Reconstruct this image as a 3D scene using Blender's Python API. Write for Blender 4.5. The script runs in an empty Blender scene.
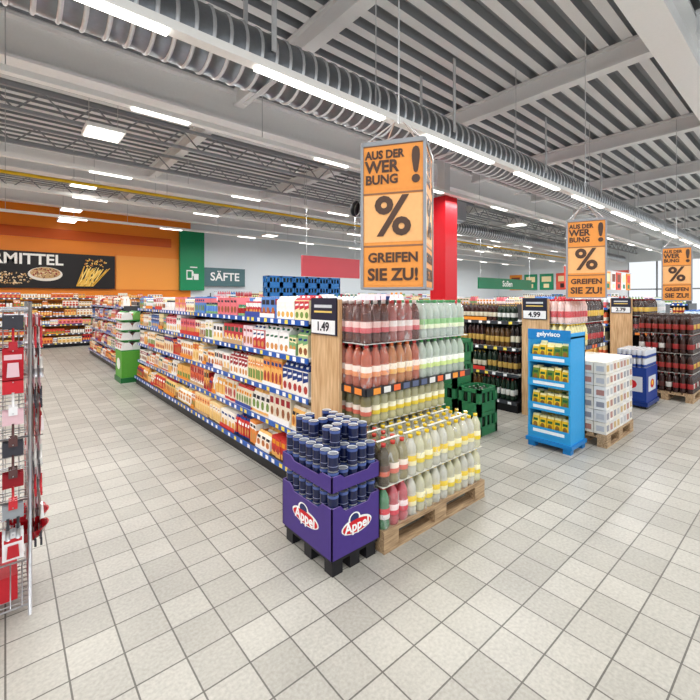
import bpy, math, random
from mathutils import Matrix, Vector
R = random.Random(7)
scn = bpy.context.scene
scn.view_settings.view_transform = 'Standard'
scn.view_settings.look = 'None'

def lin(c):
    o = []
    for v in c[:3]:
        v = v/255.0
        o.append(v/12.92 if v <= 0.04045 else ((v+0.055)/1.055)**2.4)
    return (o[0], o[1], o[2], 1.0)

# ------------------------------------------------------------ materials
def new_mat(name):
    m = bpy.data.materials.new(name); m.use_nodes = True
    nt = m.node_tree
    return m, nt, nt.nodes['Principled BSDF']

def attr_mat(name, rough, metal=0.0, trans=0.0, coat=0.0, noise=0.0):
    m, nt, b = new_mat(name)
    a = nt.nodes.new('ShaderNodeAttribute'); a.attribute_name = 'Col'
    src = a.outputs['Color']
    if noise > 0:
        tc = nt.nodes.new('ShaderNodeTexCoord')
        n = nt.nodes.new('ShaderNodeTexNoise'); n.inputs['Scale'].default_value = 35; n.inputs['Detail'].default_value = 3
        nt.links.new(tc.outputs['Object'], n.inputs['Vector'])
        mr = nt.nodes.new('ShaderNodeMapRange'); mr.inputs['To Min'].default_value = 1-noise; mr.inputs['To Max'].default_value = 1+noise
        nt.links.new(n.outputs['Fac'], mr.inputs['Value'])
        mx = nt.nodes.new('ShaderNodeVectorMath'); mx.operation = 'SCALE'
        nt.links.new(src, mx.inputs[0]); nt.links.new(mr.outputs['Result'], mx.inputs['Scale'])
        src = mx.outputs['Vector']
    nt.links.new(src, b.inputs['Base Color'])
    b.inputs['Roughness'].default_value = rough
    b.inputs['Metallic'].default_value = metal
    b.inputs['Transmission Weight'].default_value = trans
    b.inputs['Coat Weight'].default_value = coat
    b.inputs['IOR'].default_value = 1.33
    return m

def flat_mat(name, c, rough=0.5, metal=0.0, emit=0.0):
    m, nt, b = new_mat(name)
    b.inputs['Base Color'].default_value = lin(c)
    b.inputs['Roughness'].default_value = rough
    b.inputs['Metallic'].default_value = metal
    if emit > 0:
        b.inputs['Emission Color'].default_value = lin(c)
        b.inputs['Emission Strength'].default_value = emit
    return m

m_paper = attr_mat('printed_cardboard', 0.45, noise=0.08)
m_pet = attr_mat('bottle_plastic', 0.12, trans=0.0, coat=0.4)
m_clear = attr_mat('clear_bottle_plastic', 0.04, trans=0.5, coat=0.8)
m_metal = attr_mat('painted_metal', 0.35, metal=0.0, noise=0.03)
m_steel = attr_mat('galvanised_steel', 0.33, metal=0.85, noise=0.12)

m_wood, nt, b = new_mat('oak_veneer')
tc = nt.nodes.new('ShaderNodeTexCoord'); mp = nt.nodes.new('ShaderNodeMapping'); mp.inputs['Scale'].default_value = (9, 9, 0.9)
n = nt.nodes.new('ShaderNodeTexNoise'); n.inputs['Scale'].default_value = 5; n.inputs['Detail'].default_value = 6
cr = nt.nodes.new('ShaderNodeValToRGB')
cr.color_ramp.elements[0].position = 0.3; cr.color_ramp.elements[0].color = lin((186, 142, 96))
cr.color_ramp.elements[1].position = 0.72; cr.color_ramp.elements[1].color = lin((226, 192, 148))
nt.links.new(tc.outputs['Object'], mp.inputs['Vector']); nt.links.new(mp.outputs['Vector'], n.inputs['Vector'])
nt.links.new(n.outputs['Fac'], cr.inputs['Fac']); nt.links.new(cr.outputs['Color'], b.inputs['Base Color'])
b.inputs['Roughness'].default_value = 0.5

m_pallet, nt, b = new_mat('rough_pine')
tc = nt.nodes.new('ShaderNodeTexCoord'); mp = nt.nodes.new('ShaderNodeMapping'); mp.inputs['Scale'].default_value = (1.2, 12, 12)
n = nt.nodes.new('ShaderNodeTexNoise'); n.inputs['Scale'].default_value = 6; n.inputs['Detail'].default_value = 6
cr = nt.nodes.new('ShaderNodeValToRGB')
cr.color_ramp.elements[0].position = 0.3; cr.color_ramp.elements[0].color = lin((130, 102, 74))
cr.color_ramp.elements[1].position = 0.75; cr.color_ramp.elements[1].color = lin((204, 174, 136))
nt.links.new(tc.outputs['Object'], mp.inputs['Vector']); nt.links.new(mp.outputs['Vector'], n.inputs['Vector'])
nt.links.new(n.outputs['Fac'], cr.inputs['Fac']); nt.links.new(cr.outputs['Color'], b.inputs['Base Color'])
b.inputs['Roughness'].default_value = 0.75

m_lamp = flat_mat('lamp_diffuser', (255, 252, 245), emit=4.0)

# shrink film: mostly see-through, wrinkled glossy reflections
m_film = bpy.data.materials.new('shrink_film'); m_film.use_nodes = True
nt = m_film.node_tree; nt.nodes.clear()
out = nt.nodes.new('ShaderNodeOutputMaterial'); mixs = nt.nodes.new('ShaderNodeMixShader')
tr = nt.nodes.new('ShaderNodeBsdfTransparent'); gl = nt.nodes.new('ShaderNodeBsdfPrincipled')
gl.inputs['Base Color'].default_value = (.92, .94, .95, 1); gl.inputs['Roughness'].default_value = .12
tc = nt.nodes.new('ShaderNodeTexCoord'); mp = nt.nodes.new('ShaderNodeMapping'); mp.inputs['Scale'].default_value = (14, 14, 5); mp.inputs['Rotation'].default_value = (.4, .5, .3)
n = nt.nodes.new('ShaderNodeTexNoise'); n.inputs['Scale'].default_value = 1.0; n.inputs['Detail'].default_value = 2; n.inputs['Distortion'].default_value = 1.5
rp = nt.nodes.new('ShaderNodeValToRGB'); rp.color_ramp.elements[0].position = .58; rp.color_ramp.elements[0].color = (.05, .05, .05, 1); rp.color_ramp.elements[1].position = .70; rp.color_ramp.elements[1].color = (.34, .34, .34, 1)
bp = nt.nodes.new('ShaderNodeBump'); bp.inputs['Strength'].default_value = .8; bp.inputs['Distance'].default_value = .02
nt.links.new(tc.outputs['Object'], mp.inputs['Vector']); nt.links.new(mp.outputs['Vector'], n.inputs['Vector'])
nt.links.new(n.outputs['Fac'], rp.inputs['Fac']); nt.links.new(n.outputs['Fac'], bp.inputs['Height']); nt.links.new(bp.outputs['Normal'], gl.inputs['Normal'])
nt.links.new(rp.outputs['Color'], mixs.inputs['Fac']); nt.links.new(tr.outputs[0], mixs.inputs[1]); nt.links.new(gl.outputs[0], mixs.inputs[2])
nt.links.new(mixs.outputs[0], out.inputs['Surface'])

PAPER, PET, METAL, STEEL, WOOD, PINE, LAMP, CLEAR, FILM = range(9)
MATS = [m_paper, m_pet, m_metal, m_steel, m_wood, m_pallet, m_lamp, m_clear, m_film]

# ------------------------------------------------------------ mesh builder
class MB:
    def __init__(s):
        s.v = []; s.f = []; s.c = []; s.m = []; s.T = None; s.sm = []
    def pt(s, p):
        if s.T is not None:
            p = s.T @ Vector(p)
        s.v.append((p[0], p[1], p[2]))
        return len(s.v)-1
    def face(s, idx, c, m=0, smooth=False):
        s.f.append(idx); s.c.append(c); s.m.append(m); s.sm.append(smooth)
    def poly(s, pts, c, m=0):
        s.face([s.pt(p) for p in pts], c, m)
    def box(s, x0, x1, y0, y1, z0, z1, c, m=0, tp=0.0):
        i = [s.pt(p) for p in ((x0, y0, z0), (x1, y0, z0), (x1, y1, z0), (x0, y1, z0),
             (x0+tp, y0+tp, z1), (x1-tp, y0+tp, z1), (x1-tp, y1-tp, z1), (x0+tp, y1-tp, z1))]
        for q in ((0, 1, 5, 4), (1, 2, 6, 5), (2, 3, 7, 6), (3, 0, 4, 7), (4, 5, 6, 7), (3, 2, 1, 0)):
            s.face([i[k] for k in q], c, m)
    def lathe(s, cx, cy, z0, prof, cols, n=10, m=1):
        rings = []
        for (r, z) in prof:
            rings.append([s.pt((cx+r*math.cos(2*math.pi*k/n), cy+r*math.sin(2*math.pi*k/n), z0+z)) for k in range(n)])
        for j in range(len(rings)-1):
            a, b_ = rings[j], rings[j+1]
            mm = m[j] if isinstance(m, (list, tuple)) else m
            for k in range(n):
                k2 = (k+1) % n
                s.face([a[k], a[k2], b_[k2], b_[k]], cols[j], mm, True)
        s.face(list(rings[-1]), cols[-1], m[-1] if isinstance(m, (list, tuple)) else m)
    def tube(s, p0, p1, r, c, m=2, n=8):
        p0 = Vector(p0); p1 = Vector(p1); d = (p1-p0).normalized()
        up = Vector((0, 0, 1)) if abs(d.z) < 0.9 else Vector((1, 0, 0))
        a = d.cross(up).normalized(); b_ = d.cross(a)
        r0 = []; r1 = []
        for k in range(n):
            t = 2*math.pi*k/n
            o = a*math.cos(t)*r+b_*math.sin(t)*r
            r0.append(s.pt(p0+o)); r1.append(s.pt(p1+o))
        for k in range(n):
            k2 = (k+1) % n
            s.face([r0[k], r0[k2], r1[k2], r1[k]], c, m, True)
        s.face(r0, c, m); s.face(r1[::-1], c, m)
    def build(s, name, parent=None):
        me = bpy.data.meshes.new(name)
        off = Vector((0, 0, 0))
        if parent is not None and parent.get('world_parts', 0):
            off = parent.location
        me.from_pydata([(a-off.x, b_-off.y, c-off.z) for a, b_, c in s.v], [], s.f)
        used = sorted(set(s.m)); remap = {u: i for i, u in enumerate(used)}
        for u in used: me.materials.append(MATS[u])
        me.polygons.foreach_set('material_index', [remap[k] for k in s.m])
        me.polygons.foreach_set('use_smooth', s.sm)
        at = me.color_attributes.new('Col', 'FLOAT_COLOR', 'CORNER')
        buf = []
        cache = {}
        for f, c in zip(s.f, s.c):
            if c not in cache: cache[c] = list(lin(c))
            buf.extend(cache[c]*len(f))
        at.data.foreach_set('color', buf)
        me.update()
        ob = bpy.data.objects.new(name, me); scn.collection.objects.link(ob)
        if parent is not None: ob.parent = parent
        return ob

def empty(name, loc=(0, 0, 0), rz=0, world_parts=True):
    e = bpy.data.objects.new(name, None); scn.collection.objects.link(e)
    e.location = loc; e.rotation_euler = (0, 0, rz); e.empty_display_size = 0.2
    if world_parts: e['world_parts'] = 1
    return e

tmats = {}
def text(name, body, size, loc, rot, col, parent=None, bold=0.0, align='CENTER', sx=1.0, extr=0.001, spacing=1.0):
    cu = bpy.data.curves.new(name, 'FONT'); cu.body = body; cu.size = size
    cu.align_x = align; cu.align_y = 'CENTER'; cu.extrude = extr; cu.offset = bold; cu.space_line = spacing
    cu.resolution_u = 3
    if col not in tmats: tmats[col] = flat_mat('print_ink_%d_%d_%d' % col, col, 0.5)
    cu.materials.append(tmats[col])
    o = bpy.data.objects.new(name, cu); scn.collection.objects.link(o)
    if parent is not None:
        o.parent = parent
        if parent.get('world_parts', 0): loc = Vector(loc)-parent.location
    o.location = loc; o.rotation_euler = rot; o.scale = (sx, 1, 1)
    return o
ROT_NY = (math.pi/2, 0, 0)
ROT_NX = (math.pi/2, 0, -math.pi/2)

WHITE = (245, 245, 243); BLACK = (24, 24, 27); SILVER = (200, 202, 205); DGREY = (60, 62, 66)
BLUE = (38, 92, 178); ORANGE = (238, 128, 30); RED = (200, 28, 40)

def frame_ny(x, y):
    return Matrix.Translation((x, y, 0))
def frame_nx(x, y):
    return Matrix.Translation((x, y, 0)) @ Matrix.Rotation(-math.pi/2, 4, 'Z')
def frame_px(x, y):
    return Matrix.Translation((x, y, 0)) @ Matrix.Rotation(math.pi/2, 4, 'Z')

# ------------------------------------------------------------ products
def disc(mb, a, d, z, ra, rz, c, n=9):
    mb.poly([(a+ra*math.cos(2*math.pi*k/n), d, z+rz*math.sin(2*math.pi*k/n)) for k in range(n)], c, PAPER)

def carton(mb, a, d, z, w, dep, h, st):
    base, acc, food, ink = st['cols']; k = st['kind']
    if k == 'box':
        mb.box(a, a+w, d, d+dep, z, z+h, base)
        f = d-0.0012
        v = st['var']
        if v == 0:
            mb.poly([(a, f, z+h*.68), (a+w, f, z+h*.60), (a+w, f, z+h*.9), (a, f, z+h*.9)], acc)
            disc(mb, a+w*.5, f-.0004, z+h*.3, w*.36, h*.2, food)
            mb.poly([(a+w*.15, f-.0006, z+h*.72), (a+w*.85, f-.0006, z+h*.70), (a+w*.85, f-.0006, z+h*.82), (a+w*.15, f-.0006, z+h*.84)], ink)
        elif v == 1:
            mb.poly([(a, f, z), (a+w, f, z), (a+w, f, z+h*.35), (a, f, z+h*.25)], acc)
            mb.poly([(a+w*.15, f, z+h*.62), (a+w*.85, f, z+h*.62), (a+w*.85, f, z+h*.85), (a+w*.15, f, z+h*.85)], ink)
            disc(mb, a+w*.55, f-.0004, z+h*.34, w*.3, h*.17, food)
        else:
            disc(mb, a+w*.5, f, z+h*.72, w*.4, h*.15, acc)
            mb.poly([(a+w*.1, f, z+h*.08), (a+w*.9, f, z+h*.08), (a+w*.9, f, z+h*.45), (a+w*.1, f, z+h*.5)], food)
            mb.poly([(a+w*.25, f-.0004, z+h*.7), (a+w*.75, f-.0004, z+h*.7), (a+w*.75, f-.0004, z+h*.75), (a+w*.25, f-.0004, z+h*.75)], ink)
        for xs in (a-.001, a+w+.001):
            mb.poly([(xs, d, z+h*.62), (xs, d+dep, z+h*.62), (xs, d+dep, z+h*.9), (xs, d, z+h*.9)], acc)
    elif k == 'gable':
        hb = h*.8
        mb.box(a, a+w, d, d+dep, z, z+hb, base)
        m = d+dep/2
        i = [mb.pt(p) for p in ((a, d, z+hb), (a+w, d, z+hb), (a+w, d+dep, z+hb), (a, d+dep, z+hb), (a, m, z+h*.95), (a+w, m, z+h*.95), (a, m, z+h), (a+w, m, z+h))]
        for q in ((0, 1, 5, 4), (2, 3, 4, 5), (1, 2, 5), (3, 0, 4), (4, 5, 7, 6)):
            mb.face([i[t] for t in q], acc)
        f = d-.0012
        mb.poly([(a, f, z+hb*.5), (a+w, f, z+hb*.62), (a+w, f, z+hb*.95), (a, f, z+hb*.95)], acc)
        disc(mb, a+w*.5, f, z+hb*.25, w*.36, hb*.17, food)
        mb.poly([(a+w*.15, f-.0005, z+hb*.7), (a+w*.85, f-.0005, z+hb*.74), (a+w*.85, f-.0005, z+hb*.84), (a+w*.15, f-.0005, z+hb*.8)], ink)
        mb.lathe(a+w/2, d+dep*.25, z+hb+.02, [(.013, 0), (.013, .018)], [ink, ink], 6, PAPER)
    elif k == 'bag':
        i = []
        for (zz, sa, sd) in ((0, 1, 1), (.12, 1.04, 1.1), (.6, 1.0, .95), (.88, .96, .45), (1.0, .96, .06)):
            ca = a+w/2; cd = d+dep/2
            i.append([mb.pt((ca+x*w/2*sa, cd+y*dep/2*sd, z+h*zz)) for x, y in ((-1, -1), (1, -1), (1, 1), (-1, 1))])
        cs = (acc, base, base, acc)
        for j in range(4):
            for q in range(4):
                mb.face([i[j][q], i[j][(q+1) % 4], i[j+1][(q+1) % 4], i[j+1][q]], cs[j])
        disc(mb, a+w*.5, d-.004, z+h*.36, w*.34, h*.2, food)
        mb.poly([(a+w*.15, d+.0, z+h*.6), (a+w*.85, d+.0, z+h*.6), (a+w*.85, d+.004, z+h*.75), (a+w*.15, d+.004, z+h*.75)], ink)
    elif k == 'jar':
        r = min(w, dep)/2*.96
        mb.lathe(a+w/2, d+dep/2, z, [(r, 0), (r, h*.2), (r, h*.7), (r*.85, h*.82), (r*.85, h)], [base, acc, base, ink, ink], 9, PET)
    elif k == 'bottle':
        r = min(w, dep)/2*.95
        bottle(mb, a+w/2, d+dep/2, z, r, h, base, acc, ink, 8)

def bottle(mb, x, y, z, r, h, liq, lab, cap, n=10, mat=PET, lab2=None):
    prof = [(r*.84, 0), (r, h*.035), (r, h*.16), (r*.94, h*.2), (r, h*.24), (r*1.015, h*.245), (r*1.015, h*.36), (r*1.015, h*.50), (r, h*.505), (r*.93, h*.56), (r, h*.62), (r*.93, h*.72), (r*.62, h*.84), (r*.33, h*.92), (r*.33, h*.93), (r*.39, h*.93), (r*.39, h)]
    l2 = lab2 if lab2 else lab
    cols = [liq, liq, liq, liq, liq, lab, l2, liq, liq, liq, liq, liq, liq, cap, cap, cap, cap]
    ml = [mat]*5+[PAPER, PAPER]+[mat]*6+[PET]*4
    mb.lathe(x, y, z, prof, cols, n, ml)

WARM = [(240, 230, 208), (244, 188, 104), (236, 146, 70), (250, 242, 228), (222, 104, 64), (246, 210, 130), (250, 248, 242), (206, 56, 50), (250, 218, 160), (246, 240, 230), (250, 246, 238)]
COOL = [(250, 250, 250), (234, 242, 250), (90, 140, 210), (244, 222, 230), (130, 176, 120), (250, 236, 190), (232, 126, 136), (247, 247, 240), (200, 60, 70), (248, 248, 248)]
FOOD = [(214, 150, 80), (190, 110, 50), (230, 180, 90), (150, 90, 50), (240, 200, 120), (180, 60, 50), (120, 150, 70)]
INK = [(30, 60, 130), (160, 30, 40), (40, 40, 50), (250, 250, 250), (30, 100, 70), (230, 150, 30)]
DARKB = [(40, 30, 28), (28, 48, 34), (60, 30, 26), (34, 52, 40), (88, 60, 30)]

def run_products(mb, L, z, hmax, depth, pal, kinds, rows=2, wmin=.055, wmax=.12, fill=1.0, tray=0.35):
    a = 0.015
    while a < L-0.06:
        kind = R.choice(kinds)
        w = R.uniform(wmin, wmax); h = hmax*R.uniform(.62, .95)
        if kind in ('jar',): w = R.uniform(.065, .085); h = hmax*R.uniform(.45, .65)
        if kind == 'bottle': w = R.uniform(.07, .085); h = hmax*R.uniform(.85, 1.0)
        if kind == 'gable': w = R.uniform(.07, .09); h = hmax*R.uniform(.8, .95)
        dep = min(.16, w*1.1) if kind not in ('jar', 'bottle') else w
        st = dict(cols=(R.choice(pal), R.choice(pal+INK[:2]), R.choice(FOOD), R.choice(INK)), kind=kind, var=R.randrange(3))
        if kind == 'bottle' and pal is DARKB:
            st['cols'] = (R.choice(DARKB), R.choice([(215, 208, 185), (150, 50, 46), (220, 220, 215), (190, 156, 80)]), 0, R.choice([(140, 40, 40), (30, 30, 30), (180, 150, 80)]))
        nfac = R.randint(2, 6)
        a0 = a; low = R.random() < tray
        for q in range(nfac):
            if a+w > L-0.01: break
            if R.random() < fill:
                d = 0.02+R.uniform(0, .012)
                for rr in range(rows):
                    if rr > 0 and R.random() < .1: break
                    carton(mb, a, d+rr*(dep+.006), z+.002, w-.004, dep, h, st)
            a += w
        if low and a > a0:
            tc_ = R.choice([(250, 248, 244), (214, 60, 50), (240, 150, 50), (60, 80, 160), (205, 170, 125)])
            th = R.uniform(.035, .06)
            mb.box(a0, a-.004, 0.008, 0.013, z+.001, z+th, tc_)
        a += R.uniform(.002, .02)

def price_rail(mb, L, z, c, tags=True, d=-.012, h=.045, tagc=((250, 250, 250),)):
    mb.box(0, L, d, 0, z-h, z+.004, c, METAL)
    if tags:
        a = .05
        while a < L-.08:
            mb.poly([(a, d-.001, z-h+.005), (a+.055, d-.001, z-h+.005), (a+.055, d-.001, z-.002), (a, d-.001, z-.002)], R.choice(tagc))
            a += R.uniform(.1, .2)

def shelving(parent, frame, L, zs, top, depth, pals, kinds, railc=BLUE, rows=2, boardc=(225, 225, 222), gap_last=.26, base_extra=.06, name='side', fill=1.0, tagc=((250, 250, 250), (250, 250, 250), (250, 225, 90)), wmin=.055, wmax=.12):
    s = MB(); s.T = frame; p = MB(); p.T = frame
    for i, z in enumerate(zs):
        ex = base_extra if i == 0 else 0
        s.box(0, L, -ex, depth, z-.028, z, boardc if i else (40, 40, 44), METAL)
        if i == 0: s.box(0, L, -ex+.02, depth, 0, z-.028, BLACK, METAL)
        old = s.T
        s.T = frame @ Matrix.Translation((0, -ex, 0)); price_rail(s, L, z, railc, tagc=tagc); s.T = old
        gap = (zs[i+1]-z-.045) if i+1 < len(zs) else gap_last
        p.T = frame @ Matrix.Translation((0, -ex+.005, 0))
        run_products(p, L, z, gap, depth, pals[i % len(pals)], kinds[i % len(kinds)], rows=rows, fill=fill, wmin=wmin, wmax=wmax)
        a = 0
        while a < L:
            if i: s.box(a, a+.012, .05, depth, z-.07, z-.028, BLACK, METAL)
            a += 1.0
    a = 0
    while a <= L+.01:
        s.box(min(a, L-.03), min(a, L-.03)+.03, depth-.02, depth+.02, 0, top, DGREY, METAL)
        a += 1.0
    s.build('shelves_'+name, parent); p.build('goods_'+name, parent)

def endcap(parent, x0, x1, y0, sign_txt, left_cols, right_cols, lm=PET, rm=PET):
    s = MB(); yb = y0+.65
    s.box(x0, x0+.03, yb-.38, yb, 0, 1.67, (200, 160, 110), WOOD)
    s.box(x1-.03, x1, yb-.2, yb, 0, 1.30, BLACK, METAL)
    s.box(x0+.03, x1, yb-.03, yb, 0, 1.66, BLACK, METAL)
    s.box(x0+.03, x1, yb-.14, yb-.03, 0, .12, BLACK, METAL)
    for zz in (1.0,):
        s.box(x0+.035, x1, y0, yb-.03, zz-.04, zz, BLACK, METAL)
        s.box(x0+.035, x1, y0-.014, y0, zz-.05, zz+.008, (45, 45, 50), METAL)
        s.box(x0+.022, x0+.035, y0, yb-.38, zz-.05, zz+.008, (45, 45, 50), METAL)
        a = x0+.1
        while a < x1-.1:
            s.poly([(a, y0-.016, zz-.044), (a+.075, y0-.016, zz-.044), (a+.075, y0-.016, zz+.003), (a, y0-.016, zz+.003)], R.choice([(235, 150, 60), (225, 225, 222), (240, 110, 60), (90, 100, 130)]))
            a += .11
        a = y0+.03
        for k in range(2):
            s.poly([(x0+.020, a, zz-.044), (x0+.020, a+.08, zz-.044), (x0+.020, a+.08, zz+.003), (x0+.020, a, zz+.003)], (240, 140, 60)); a += .12
    for k in range(5):
        s.box(x0+.06, x1-.04, yb-.045, yb-.03, .2+k*.15, .215+k*.15, (50, 50, 54), METAL)
    s.box(x0-.016, x0-.001, yb-.36, yb-.02, 1.38, 1.68, (38, 42, 60), METAL)
    s.poly([(x0-.018, yb-.35, 1.39), (x0-.018, yb-.03, 1.39), (x0-.018, yb-.03, 1.50), (x0-.018, yb-.35, 1.50)], (236, 238, 240))
    s.poly([(x0-.018, yb-.31, 1.56), (x0-.018, yb-.07, 1.56), (x0-.018, yb-.07, 1.575), (x0-.018, yb-.31, 1.575)], (230, 200, 110))
    s.poly([(x0-.018, yb-.31, 1.60), (x0-.018, yb-.07, 1.60), (x0-.018, yb-.07, 1.625), (x0-.018, yb-.31, 1.625)], (200, 204, 210))
    s.build('endcap_frame', parent)
    text('endcap_price', sign_txt, .10, (x0-.02, yb-.19, 1.445), ROT_NX, (25, 28, 40), parent, bold=.003)
    p = MB()
    nx = int((x1-x0-.06)/.092)
    for ix in range(nx):
        for iy in range(6):
            for t in range(2):
                if t == 1 and iy > 3 and R.random() < .5: continue
                x = x0+.085+ix*.092+R.uniform(-.002, .002); y = y0+.05+iy*.092
                left = ix < nx*.46
                opts = (left_cols if left else right_cols)[t]
                c = opts[(ix//3) % len(opts)] if isinstance(opts, list) else opts
                bottle(p, x, y, 1.002+t*.335, .0445, .325, c[0], c[1], c[2], 12 if iy < 2 or ix < 2 else 7, lm if left else rm, c[3] if len(c) > 3 else None)
    p.box(x0+.04, x1-.01, y0+.01, yb-.04, 1.329, 1.334, (225, 228, 225), PAPER)
    for t in range(2):
        z0_ = 1.01+t*.335; z1_ = z0_+.27
        for k in range(0, nx-2, 3):
            xa = x0+.085+k*.092-.047; xb = xa+.272
            p.poly([(xa, y0-.0005, z0_), (xb, y0-.0005, z0_), (xb, y0-.0005, z1_), (xa, y0-.0005, z1_)], WHITE, FILM)
            p.poly([(xa, y0, z1_), (xb, y0, z1_), (xb-.03, y0+.1, z1_+.05), (xa+.03, y0+.1, z1_+.05)], WHITE, FILM)
        ya = y0+.004
        p.poly([(x0+.036, ya, z0_), (x0+.036, y0+.27, z0_), (x0+.036, y0+.27, z1_), (x0+.036, ya, z1_)], WHITE, FILM)
    p.build('stocked_bottles', parent)

def gondola(x0, x1, y0, y1, cap, pals, kinds, railc=BLUE, rightside=True, zs=(.16, .47, .80, 1.15, 1.48), rows=2, fill=1.0, right_rows=1):
    e = empty('shelving_gondola', ((x0+x1)/2, (y0+y1)/2, 0))
    xm = (x0+x1)/2
    s = MB()
    s.box(xm-.02, xm+.02, y0, y1, 0, 1.58, (70, 70, 72), METAL)
    if cap is None:
        s.box(x0+.02, x1-.02, y0-.03, y0, 0, 1.5, DGREY, METAL)
    s.box(x0+.04, x1-.04, y1, y1+.03, 0, 1.5, DGREY, METAL)
    s.build('back_panel', e)
    L = y1-y0; dp = xm-.03-x0
    shelving(e, frame_nx(x0, y1), L, zs, 1.56, dp, pals, kinds, railc, rows=rows, name='left_side', fill=fill)
    if rightside:
        shelving(e, frame_px(x1, y0), L, zs, 1.56, dp, [COOL, WARM], [['box', 'bottle']], railc, rows=right_rows, name='right_side')
    if cap:
        e2 = empty('endcap_display_shelf', ((x0+x1)/2, cap['y']+.3, 0))
        endcap(e2, x0-.01, x1+.06, cap['y'], cap['txt'], cap['l'], cap['r'], cap.get('lm', PET), cap.get('rm', PET))
    return e

# ------------------------------------------------------------ room shell
def room():
    m, nt, b = new_mat('ceramic_floor_tiles')
    tc = nt.nodes.new('ShaderNodeTexCoord')
    br = nt.nodes.new('ShaderNodeTexBrick')
    br.offset = 0; br.squash = 1
    br.inputs['Scale'].default_value = 1.0
    br.inputs['Brick Width'].default_value = .215; br.inputs['Row Height'].default_value = .215
    br.inputs['Mortar Size'].default_value = .0042; br.inputs['Mortar Smooth'].default_value = .2
    br.inputs['Color1'].default_value = lin((181, 178, 169)); br.inputs['Color2'].default_value = lin((160, 157, 148))
    br.inputs['Mortar'].default_value = lin((98, 95, 89)); br.inputs['Bias'].default_value = -.2
    nt.links.new(tc.outputs['Object'], br.inputs['Vector'])
    n = nt.nodes.new('ShaderNodeTexNoise'); n.inputs['Scale'].default_value = 60; n.inputs['Detail'].default_value = 4
    nt.links.new(tc.outputs['Object'], n.inputs['Vector'])
    n2 = nt.nodes.new('ShaderNodeTexNoise'); n2.inputs['Scale'].default_value = 1.2; n2.inputs['Detail'].default_value = 3
    nt.links.new(tc.outputs['Object'], n2.inputs['Vector'])
    ad = nt.nodes.new('ShaderNodeMath'); ad.operation = 'ADD'
    nt.links.new(n.outputs['Fac'], ad.inputs[0]); nt.links.new(n2.outputs['Fac'], ad.inputs[1])
    mr = nt.nodes.new('ShaderNodeMapRange'); mr.inputs['From Min'].default_value = .6; mr.inputs['From Max'].default_value = 1.4
    mr.inputs['To Min'].default_value = .72; mr.inputs['To Max'].default_value = 1.2
    nt.links.new(ad.outputs[0], mr.inputs['Value'])
    vm = nt.nodes.new('ShaderNodeVectorMath'); vm.operation = 'SCALE'
    nt.links.new(br.outputs['Color'], vm.inputs[0]); nt.links.new(mr.outputs['Result'], vm.inputs['Scale'])
    nt.links.new(vm.outputs['Vector'], b.inputs['Base Color'])
    b.inputs['Roughness'].default_value = .36
    bp = nt.nodes.new('ShaderNodeBump'); bp.inputs['Strength'].default_value = .25; bp.inputs['Distance'].default_value = .003; bp.invert = True
    nt.links.new(br.outputs['Fac'], bp.inputs['Height']); nt.links.new(bp.outputs['Normal'], b.inputs['Normal'])
    me = bpy.data.meshes.new('floor')
    me.from_pydata([(-9, -7, 0), (31, -7, 0), (31, 18, 0), (-9, 18, 0), (-9, -7, -.1), (31, -7, -.1), (31, 18, -.1), (-9, 18, -.1)], [],
                   [(0, 1, 2, 3), (4, 7, 6, 5), (0, 4, 5, 1), (1, 5, 6, 2), (2, 6, 7, 3), (3, 7, 4, 0)])
    me.materials.append(m)
    o = bpy.data.objects.new('floor', me); scn.collection.objects.link(o)
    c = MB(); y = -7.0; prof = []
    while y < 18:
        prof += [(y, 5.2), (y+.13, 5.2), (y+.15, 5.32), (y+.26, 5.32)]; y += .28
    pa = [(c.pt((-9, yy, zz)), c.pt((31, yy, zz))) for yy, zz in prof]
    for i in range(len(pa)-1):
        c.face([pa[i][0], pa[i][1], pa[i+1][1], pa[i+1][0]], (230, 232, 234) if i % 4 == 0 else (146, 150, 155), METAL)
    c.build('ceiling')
    w = MB(); w.box(-9, 6.0, 17.5, 17.7, 0, 5.3, (240, 138, 40), METAL)
    w.box(6.0, 31, 17.5, 17.7, 0, 5.3, (222, 230, 236), METAL)
    w.box(-9, 5.2, 17.46, 17.5, 3.75, 4.1, (206, 90, 24), METAL)
    w.box(3.2, 5.5, 17.46, 17.5, 2.0, 3.3, (246, 160, 70), METAL)
    w.build('wall_back')
    WR = (222, 228, 232)
    w = MB(); w.box(31, 31.2, 8.4, 17.7, 0, 5.3, WR, METAL); w.box(31, 31.2, -7, 8.4, 0, .5, WR, METAL); w.box(31, 31.2, -7, 8.4, 4.0, 5.3, WR, METAL)
    w.build('wall_right')
    w = MB()
    y = -7
    while y < 8.41:
        w.box(31.05, 31.15, y-.04, y+.04, .5, 4.0, (120, 124, 128), METAL); y += 1.54
    w.box(31.05, 31.15, -7, 8.4, 2.2, 2.28, (120, 124, 128), METAL)
    w.build('window_1')
    w = MB(); w.box(-9.2, -9, 3, 17.7, 0, 5.3, (240, 150, 60), METAL); w.build('wall_left')
    t = MB(); t.box(-9, 31, 17.47, 17.5, 0, .1, (90, 90, 92), METAL); t.build('baseboard_back')
room()

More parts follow.
